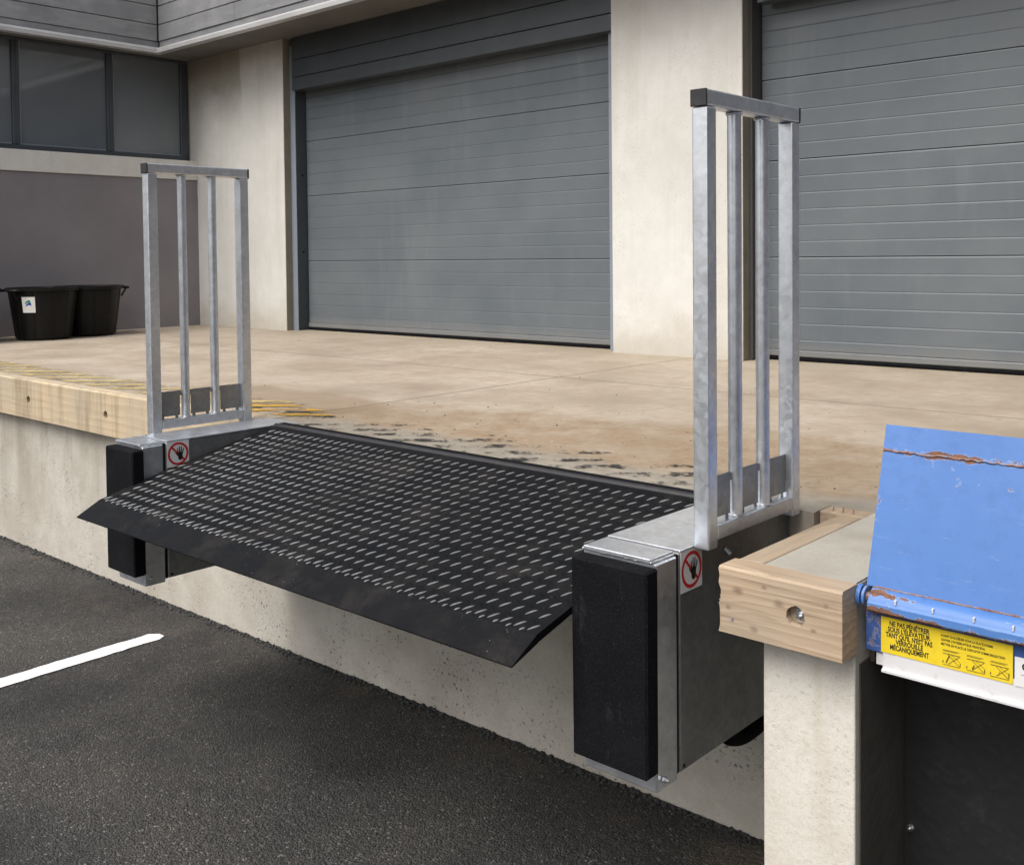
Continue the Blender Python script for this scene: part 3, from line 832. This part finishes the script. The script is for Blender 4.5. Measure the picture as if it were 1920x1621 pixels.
def lug_rot(y): return math.atan2(.104, .485) if y > -.80 else math.atan2(.061, .245)
for (x, y) in spots[:300]:
    o = link('tread_lug', lugA, None, lev, (x, y, deck_z(y) + .0003)); o.rotation_euler = (lug_rot(y), 0, 0)
def merged(me, pts, name, mat):
    bm = bmesh.new(); src = [v.co.copy() for v in me.vertices]; fs = [tuple(p.vertices) for p in me.polygons]
    for x, y in pts:
        m4 = Matrix.Translation((x, y, deck_z(y) + .0003)) @ Matrix.Rotation(lug_rot(y), 4, 'X') @ Matrix.Rotation(random.uniform(-.05, .05), 4, 'Z')
        vs = [bm.verts.new(m4 @ c) for c in src]
        for f in fs: bm.faces.new([vs[i] for i in f])
    return tag(mk(name, bm, mat, lev, 60), kind='stuff')
merged(lugA, spots[300:], 'tread_lugs', 'lug')
short = finish(lug_mesh(rad(62), .015, .0034, .0022), 'tread_lug', 60)
merged(short, [(DX0 + .040 + .0402 * k + random.uniform(-.003, .003), -1.0405) for k in range(48)], 'tread_lugs', 'lug')
merged(lugB, spotsB, 'tread_lugs', 'deck')

def sign_hand(parent, x, yc, zc, lbl):
    """prohibition sticker facing +x; drawn with u to the right (+y) and v up"""
    def poly(name, pts, mat, d):
        bm = bmesh.new(); prism(bm, [(yc + u, zc + v) for u, v in pts], 'x', x + d - .0002, x + d)
        return bm
    s = .0465
    st = mk('sticker', B(x, x + .0008, yc - .044, yc + .044, zc - s, zc + s), 'sign_white', parent)
    st['label'] = lbl
    bm = bmesh.new(); n = 40; r0, r1 = .0335, .0415
    for i in range(n):
        a, b = 2 * math.pi * i / n, 2 * math.pi * (i + 1) / n
        bm.faces.new([bm.verts.new((x + .0012, yc + r * math.cos(t), zc + r * math.sin(t))) for r, t in ((r0, a), (r1, a), (r1, b), (r0, b))])
    c = math.sqrt(.5); h = .0036
    q = [(-.0345 * c - h * c, .0345 * c - h * c), (-.0345 * c + h * c, .0345 * c + h * c), (.0345 * c + h * c, -.0345 * c + h * c), (.0345 * c - h * c, -.0345 * c - h * c)]
    bm.faces.new([bm.verts.new((x + .0011, yc + u, zc + v)) for u, v in q])
    mk('ban_symbol', bm, 'sign_red', st)
    bm = bmesh.new(); lay = [0]
    def blob(u0, v0, u1, v1, w0, w1):
        d = Vector((u1 - u0, v1 - v0)).normalized(); nrm = Vector((-d.y, d.x)); pts = []
        for k in range(7):
            t = math.pi / 2 - math.pi * k / 6; pts.append(Vector((u1, v1)) + d * (w1 * math.cos(t)) + nrm * (w1 * math.sin(t)))
        for k in range(7):
            t = math.pi / 2 - math.pi * k / 6; pts.append(Vector((u0, v0)) - d * (w0 * math.cos(t)) - nrm * (w0 * math.sin(t)))
        lay[0] += 1
        bm.faces.new([bm.verts.new((x + .0014 + lay[0] * .00006, yc + p.x, zc + p.y)) for p in pts])
    blob(.008, -.016, .008, -.004, .0085, .0095)                 # palm
    for u, tip, du in ((.0005, .018, -.0035), (.0055, .0245, -.0005), (.0105, .0235, .003), (.0155, .0165, .0065)):
        blob(u, -.002, u + du, tip, .0024, .0019)
    blob(.003, -.010, -.0095, .003, .0035, .002)                 # thumb
    mk('hand_symbol', bm, 'sign_black', st)

def side_unit(x0, x1, bx0, bx1, lbl_s):
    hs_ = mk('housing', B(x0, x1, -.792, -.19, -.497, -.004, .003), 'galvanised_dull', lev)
    mk('top_plate', B(x0 - .001, x1 + .0015, -.79, -.262, -.0035, .0025, .001), 'galvanised', hs_)
    if x0 < 0: mk('top_plate', B(x0 + .02, x1 + .03, -.261, -.225, -.003, .002, .001), 'galvanised', hs_)
    bm = bmesh.new()
    box(bm, x0, x1, -.884, -.803, -.508, -.008, .003)
    ec = mk('end_post', bm, 'galvanised', lev)
    bm = bmesh.new()
    box(bm, x0 + .004, x1 - .012, -.889, -.80, -.0075, .002, .0015)
    mk('cap_plate', bm, 'galvanised', ec)
    bm = bmesh.new()
    sweep(bm, [(x1 - .010 + random.uniform(-.001, .001), -.886 + .012 * k, -.0055 + random.uniform(-.001, .001)) for k in range(8)], .0028, 6)
    mk('weld_seam', bm, 'weld', ec, 60)
    bm = bmesh.new()
    sweep(bm, [(x0 + (x1 - x0 - .01) * k / 14, -.886 + random.uniform(-.001, .001), -.006 + random.uniform(-.001, .001)) for k in range(15)], .0026, 6)
    mk('weld_seam', bm, 'weld', ec, 60)
    mk('joint_strip', B(x0 + .004, x1 - .004, -.8025, -.7925, -.497, -.006), 'black', hs_)
    bolt('bolt', ec, (x1, -.862, -.483), (1, 0, 0), .0075, .0)
    bm = bmesh.new(); tube(bm, (x1 + .0004, -.778, -.485), (x1 + .0008, -.778, -.485), .005, 10); mk('drain_hole', bm, 'black', hs_)
    # bumper block, chamfered, on the plate
    bm = bmesh.new()
    box(bm, bx0, bx1, -.932, -.8855, -.462, -.014, .0045, 1)
    for v in bm.verts: v.co += Vector((random.uniform(-1, 1), random.uniform(-1, 1), random.uniform(-1, 1))) * .0006
    bp = mk('bumper', bm, 'rubber', lev)
    sign_hand(hs_, x1 + .0006, -.745, -.049, lbl_s)
    return hs_
side_unit(-1.672, -1.483, -1.662, -1.468, 'no-touching hand sticker on the left box')
side_unit(.501, .699, .503, .706, 'no-touching hand sticker on the right box')

def guard_rail(x0, x1, lbl):
    z1, zr = 1.022, .985
    yf, yr = -.737, -.296
    bm = bmesh.new(); t = .040
    box(bm, x0, x1, yf, yf + t, -.004, zr - .0008, .004, 2)
    box(bm, x0, x1, yr - t, yr, -.004, zr - .0008, .004, 2)
    box(bm, x0 - .0006, x1 + .0006, yf + .001, yr - .001, zr, z1, .004, 2)
    box(bm, x0 + .001, x1 - .001, yf + t + .0006, yr - t - .0006, .012, .046, .004, 2)
    gr = mk('guard_rail', bm, 'galvanised', lev)
    gr['label'] = lbl
    for a, b in ((yf - .0045, yf + .0006), (yr - .0006, yr + .0045)):
        mk('end_cap', B(x0 - .0012, x1 + .0012, a, b, zr - .0006, z1 + .0006, .0015), 'plastic', gr)
    xc = (x0 + x1) / 2
    cuts = [yf + t, -.585, -.453, yr - t]
    for yb in (-.585, -.453):
        bm = bmesh.new(); tube(bm, (xc, yb, .047), (xc, yb, zr - .001), .0165, 20)
        b_ = mk('bar', bm, 'galvanised', gr, 40)
        for z in (.0485, zr - .003):
            bm = bmesh.new(); n = 18; ring = [(xc + .0175 * math.cos(2 * math.pi * i / n), yb + .0175 * math.sin(2 * math.pi * i / n), z + random.uniform(-.001, .001)) for i in range(n + 1)]
            sweep(bm, ring, .0032, 6)
            mk('weld_ring', bm, 'weld', b_, 60)
    xk = xc - .002
    for k in range(3):
        a = cuts[k] + (.0005 if k == 0 else .024); b = cuts[k + 1] - (.024 if k < 2 else .0005)
        bm = bmesh.new()
        pts = [(a, .056), (b, .056), (b, .152), (a, .152)]
        prism(bm, pts, 'x', xk - .0015, xk + .0015)
        # tabs that touch bars and rail so the plate hangs together
        for u in ((a + b) / 2 - .03, (a + b) / 2 + .03): box(bm, xk - .0013, xk + .0013, u - .006, u + .006, .0455, .0562)
        if k < 2: box(bm, xk - .0013, xk + .0013, b - .0002, b + .0082, .132, .150)
        if k > 0: box(bm, xk - .0013, xk + .0013, a - .0082, a + .0002, .132, .150)
        mk('kick_plate', bm, 'galvanised_dull', gr)
    return gr
guard_rail(-1.716, -1.6735, 'galvanised guard rail of the left box')
guard_rail(.7005, .7405, 'galvanised guard rail of the right box')
# bracket bolts and the hydraulic hose below the right box
bm = bmesh.new()
sweep(bm, [(.70, -.60, -.035), (.706, -.60, -.037), (.716, -.60, -.045)], .006, 8); mk('bracket_pin', bm, 'galvanised_dull', lev, 40)
bm = bmesh.new()
pts = []
for k in range(19):
    t = math.pi * k / 18
    pts.append((.62 + .03 * math.cos(t * .5), -.36 - .17 * math.cos(t), -.49 - .075 * math.sin(t)))
sweep(bm, pts, .021, 12); mk('hydraulic_hose', bm, 'rubber', lev, 50)

# ================================================================== SCISSOR LIFT on the right
lift = thing('lift_platform', 'blue scissor lift platform with its rusty flap raised, beside the timber beam', 'lift', (2.0, -.1, -.97))
LX0, LX1 = 1.098, 2.90
plat = mk('platform', B(LX0, LX1, -.70, .612, -.05, -.002, .004), 'blue_paint', lift)
# flap, leaning back, with a bent top edge and a weld seam under it
fl = [(-.7315, -.006), (-.651, .252), (-.635, .304), (-.630, .302), (-.645, .250), (-.7235, -.006)]
flap = mk('flap', prism(bmesh.new(), fl, 'x', LX0 + .002, LX1 - .002), 'blue_flap', lift)
bm = bmesh.new()
n = 260; pts = [(LX0 + .003 + (LX1 - LX0 - .006) * k / n, -.6515 + random.uniform(-.001, .001), .2535 + random.uniform(-.0015, .0015)) for k in range(n + 1)]
sweep(bm, pts, .0024, 6); mk('weld_seam', bm, 'rust', flap, 60)
# rounded nose of the platform edge
prof = [(-.7325, -.0045), (-.743, -.006), (-.753, -.010), (-.760, -.0165), (-.764, -.0235), (-.7655, -.0265), (-.768, -.029), (-.769, -.042), (-.764, -.047), (-.7255, -.047), (-.7255, -.008)]
nose = mk('nose_beam', prism(bmesh.new(), prof, 'x', LX0 + .018, LX1), 'blue_paint_worn', lift, 35)
for k in range(14):
    x = LX0 + .075 + k * .068 + random.uniform(-.006, .006)
    mk('hinge_tack', B(x, x + .0035, -.7665, -.758, -.024, -.014, .001), 'offwhite', nose)
bm = bmesh.new()
sweep(bm, [(LX0 + .02 + k * .02, -.7375 + random.uniform(-.0008, .0008), -.0042) for k in range(89)], .0022, 6); mk('hinge_seam', bm, 'rust', nose, 60)
# hinge ear at the left end
for k, (a, b, r) in enumerate(((LX0 - .004, LX0 + .004, .022), (LX0 + .0075, LX0 + .0125, .021))):
    bm = bmesh.new(); n = 14; o_ = []; i_ = []
    for q in range(n + 1):
        t = rad(70 + 150 * q / n); o_.append((-.752 + r * math.cos(t), -.022 + r * math.sin(t))); i_.append((-.752 + (r - .009) * math.cos(t), -.022 + (r - .009) * math.sin(t)))
    prism(bm, o_ + i_[::-1], 'x', a, b); mk('hinge_ear', bm, 'blue_paint_worn' if k else 'blue_paint', lift)
bm = bmesh.new(); tube(bm, (LX0 - .006, -.752, -.022), (LX0 + .02, -.752, -.022), .010, 14); mk('hinge_pin', bm, 'rust', lift, 40)
# skirt with label, white rail below
sk = mk('skirt', B(LX0 + .006, LX1, -.747, -.70, -.131, -.052, .002), 'blue_paint_deep', lift)
rail = mk('safety_rail', prism(bmesh.new(), [(-.757, -.1635), (-.757, -.159), (-.7495, -.157), (-.7495, -.1155), (-.7475, -.1155), (-.7475, -.1315), (-.705, -.1315), (-.705, -.1635)], 'x', LX0 + .042, LX1), 'offwhite', lift)
mk('rail_end', B(LX0 + .026, LX0 + .0415, -.742, -.705, -.156, -.1325), 'offwhite', lift)
mk('edge_angle', B(LX0 - .0035, LX0 + .0055, -.70, -.64, -.17, -.0515), 'pit', lift)

def put_text(name, body, x, z, w, h, y, mat, parent, bold=0.0):
    """lettering on a face that looks to -y, fitted into w by h"""
    me = text_mesh(body, 1.0, bold)
    xs_ = [v.co.x for v in me.vertices]; ys_ = [v.co.y for v in me.vertices]
    sx = w / (max(xs_) - min(xs_)); sy = h / .75
    cx = (max(xs_) + min(xs_)) / 2
    for v in me.vertices: v.co = Vector(((v.co.x - cx) * sx, 0, (v.co.y) * sy))
    me.name = name
    return link(name, me, mat, parent, (x, y, z))
lx0, lx1, lz0, lz1 = 1.137, 1.380, -.1255, -.0545
lab = mk('warning_label', B(lx0, lx1, -.7508, -.7498, lz0, lz1), 'label_yellow', sk)
lab['label'] = 'yellow warning label with black French text'
YT = -.7513
for body, x, z, w in LABEL_LINES: put_text('lettering', body, x, z, w, .0102, YT, 'label_ink', lab, .032)
for body, x, z, w, h in SMALL_LINES:
    put_text('lettering', body, x, z, w, h, YT, 'label_ink', lab, .02)
for k, xc in enumerate((1.272, 1.3155, 1.3575)):               # three small drawings of the lift
    bm = bmesh.new()
    def ln(u0, v0, u1, v1, w=.0006):
        d = Vector((u1 - u0, 0, v1 - v0)).normalized(); nn = Vector((-d.z, 0, d.x)) * w
        a, b = Vector((xc + u0, YT, -.108 + v0)), Vector((xc + u1, YT, -.108 + v1))
        bm.faces.new([bm.verts.new(p) for p in (a + nn, b + nn, b - nn, a - nn)])
    ln(-.016, .0165, .014, .0165, .0005); ln(-.016, .0145, .010, .0145, .0005)
    ln(-.016, .0095, .016, .0095, .0008); ln(-.016, -.0115, .016, -.0115, .0006)
    ln(-.006, -.0095, .014, .008); ln(-.006, .008, .014, -.0095); ln(.0, .0085, .016, -.002, .0004)
    ln(-.016, -.009, -.0155, -.004, .0009); ln(.0155, -.01, .016, -.003 + .004 * (k == 2), .0009)
    ln(-.010 + .004 * k, -.008, -.004 + .002 * k, .0 + (k == 0) * .007, .0013 if k < 2 else .0004)
    mk('drawing', bm, 'label_ink_soft' if k else 'label_ink_soft', lab)
wp = mk('name_plate', B(lx1 + .003, LX1 - .9, -.7509, -.7499, -.1265, -.0735), 'sign_white', sk)
put_text('lettering', 'C', 1.4015, -.0895, .0125, .0145, YT, 'label_ink', wp, .04)
mk('ruled_line', B(1.394, 1.55, -.7513, -.7511, -.1042, -.1035), 'label_ink', wp)

# ================================================================== BINS by the purple wall
def lathe(bm, prof, n=40, c=(0, 0)):
    rings = [[bm.verts.new((c[0] + r * math.cos(2 * math.pi * i / n), c[1] + r * math.sin(2 * math.pi * i / n), z)) for i in range(n)] for r, z in prof]
    for a, b in zip(rings, rings[1:]):
        for i in range(n): bm.faces.new((a[i], a[(i + 1) % n], b[(i + 1) % n], b[i]))
    return rings
def tub(loc, label, rot, sticker=False):
    t = thing('plastic_tub', label, 'tub', loc, 'black tubs by the purple wall')
    x, y, z = loc
    bm = bmesh.new()
    H, r0, r1 = .44, .215, .268
    prof = [(.001, .006), (r0 - .012, .006), (r0, .018)]
    for k in range(1, 9): prof.append((r0 + (r1 - r0) * k / 9, .018 + (H - .06) * k / 9))
    prof += [(r1 - .004, H - .035), (r1 + .022, H - .030), (r1 + .026, H - .004), (r1 + .018, H), (r1 + .004, H - .002), (r1 - .006, H - .03)]
    for k in range(8, 0, -1): prof.append((r0 - .006 + (r1 - r0) * k / 9, .03 + (H - .07) * k / 9))
    prof += [(r0 - .02, .03), (.001, .03)]
    lathe(bm, prof, 44, (x, y))
    # moulded ribs down the wall
    for k in range(11):
        a = rad(k * 360 / 11 + rot + 12)
        p0 = Vector((x + (r0 + .001) * math.cos(a), y + (r0 + .001) * math.sin(a), .02)); p1 = Vector((x + (r1 - .002) * math.cos(a), y + (r1 - .002) * math.sin(a), H - .04))
        tube(bm, p0, p1, .0045, 6)
    for v in bm.verts: v.co.z += z
    mk('tub_body', bm, 'bin', t, 35)
    for s in (0, 180):
        a = rad(rot + s); d = Vector((math.cos(a), math.sin(a), 0)); q = Vector((-d.y, d.x, 0)); o = Vector((x, y, z + H - .022))
        bm = bmesh.new()
        sweep(bm, [o + d * (r1 + .018) - q * .07, o + d * (r1 + .055) - q * .06, o + d * (r1 + .06), o + d * (r1 + .055) + q * .06, o + d * (r1 + .018) + q * .07], .011, 8)
        sweep(bm, [o + d * (r1 + .004) + Vector((0, 0, -.075)), o + d * (r1 + .03) + Vector((0, 0, -.03)), o + d * (r1 + .045)], .008, 8)
        mk('handle', bm, 'bin', t, 50)
    if sticker:
        # sticker bent round the tub towards the ramp
        def pt(a_deg, h, e): 
            rr = r0 + (r1 - r0) * (h - .018) / (H - .06) + e
            return (x + rr * math.cos(rad(a_deg)), y + rr * math.sin(rad(a_deg)), z + h)
        def patch(a0, a1, h0, h1, e, mat, name, par, skew=0.0, n=5):
            bm = bmesh.new()
            v = [[bm.verts.new(pt(a0 + (a1 - a0) * i / n + skew * j, h0 + (h1 - h0) * j + skew * .0, e)) for j in (0, 1)] for i in range(n + 1)]
            for i in range(n): bm.faces.new((v[i][0], v[i + 1][0], v[i + 1][1], v[i][1]))
            return mk(name, bm, mat, par)
        A0 = -49
        st = patch(A0 - 12, A0 + 12, .235, .365, .004, 'sign_white', 'sticker', t)
        # little swoosh emblem: green over blue
        for mat, h0, da in (('logo_green', .305, 0), ('logo_blue', .285, 1)):
            bm = bmesh.new(); top = []; bot = []
            for i in range(7):
                u = i / 6; top.append(bm.verts.new(pt(A0 - 6 + da + 10 * u, h0 + .022 * math.sin(u * 2.2) + .012, .005))); bot.append(bm.verts.new(pt(A0 - 6 + da + 10 * u, h0 + .022 * math.sin(u * 2.2) - .004 * u * 3, .005)))
            for i in range(6): bm.faces.new((bot[i], bot[i + 1], top[i + 1], top[i]))
            mk('emblem', bm, mat, st)
    return t
tub((-6.88, 1.15, 0), 'black plastic tub with a white emblem sticker, by the purple wall', 110, True)
tub((-6.98, 1.60, 0), 'plain black tub behind and right of the one with the sticker', 70)
tub((-6.98, .535, 0), 'black tub cut off by the left edge of the picture', 95)
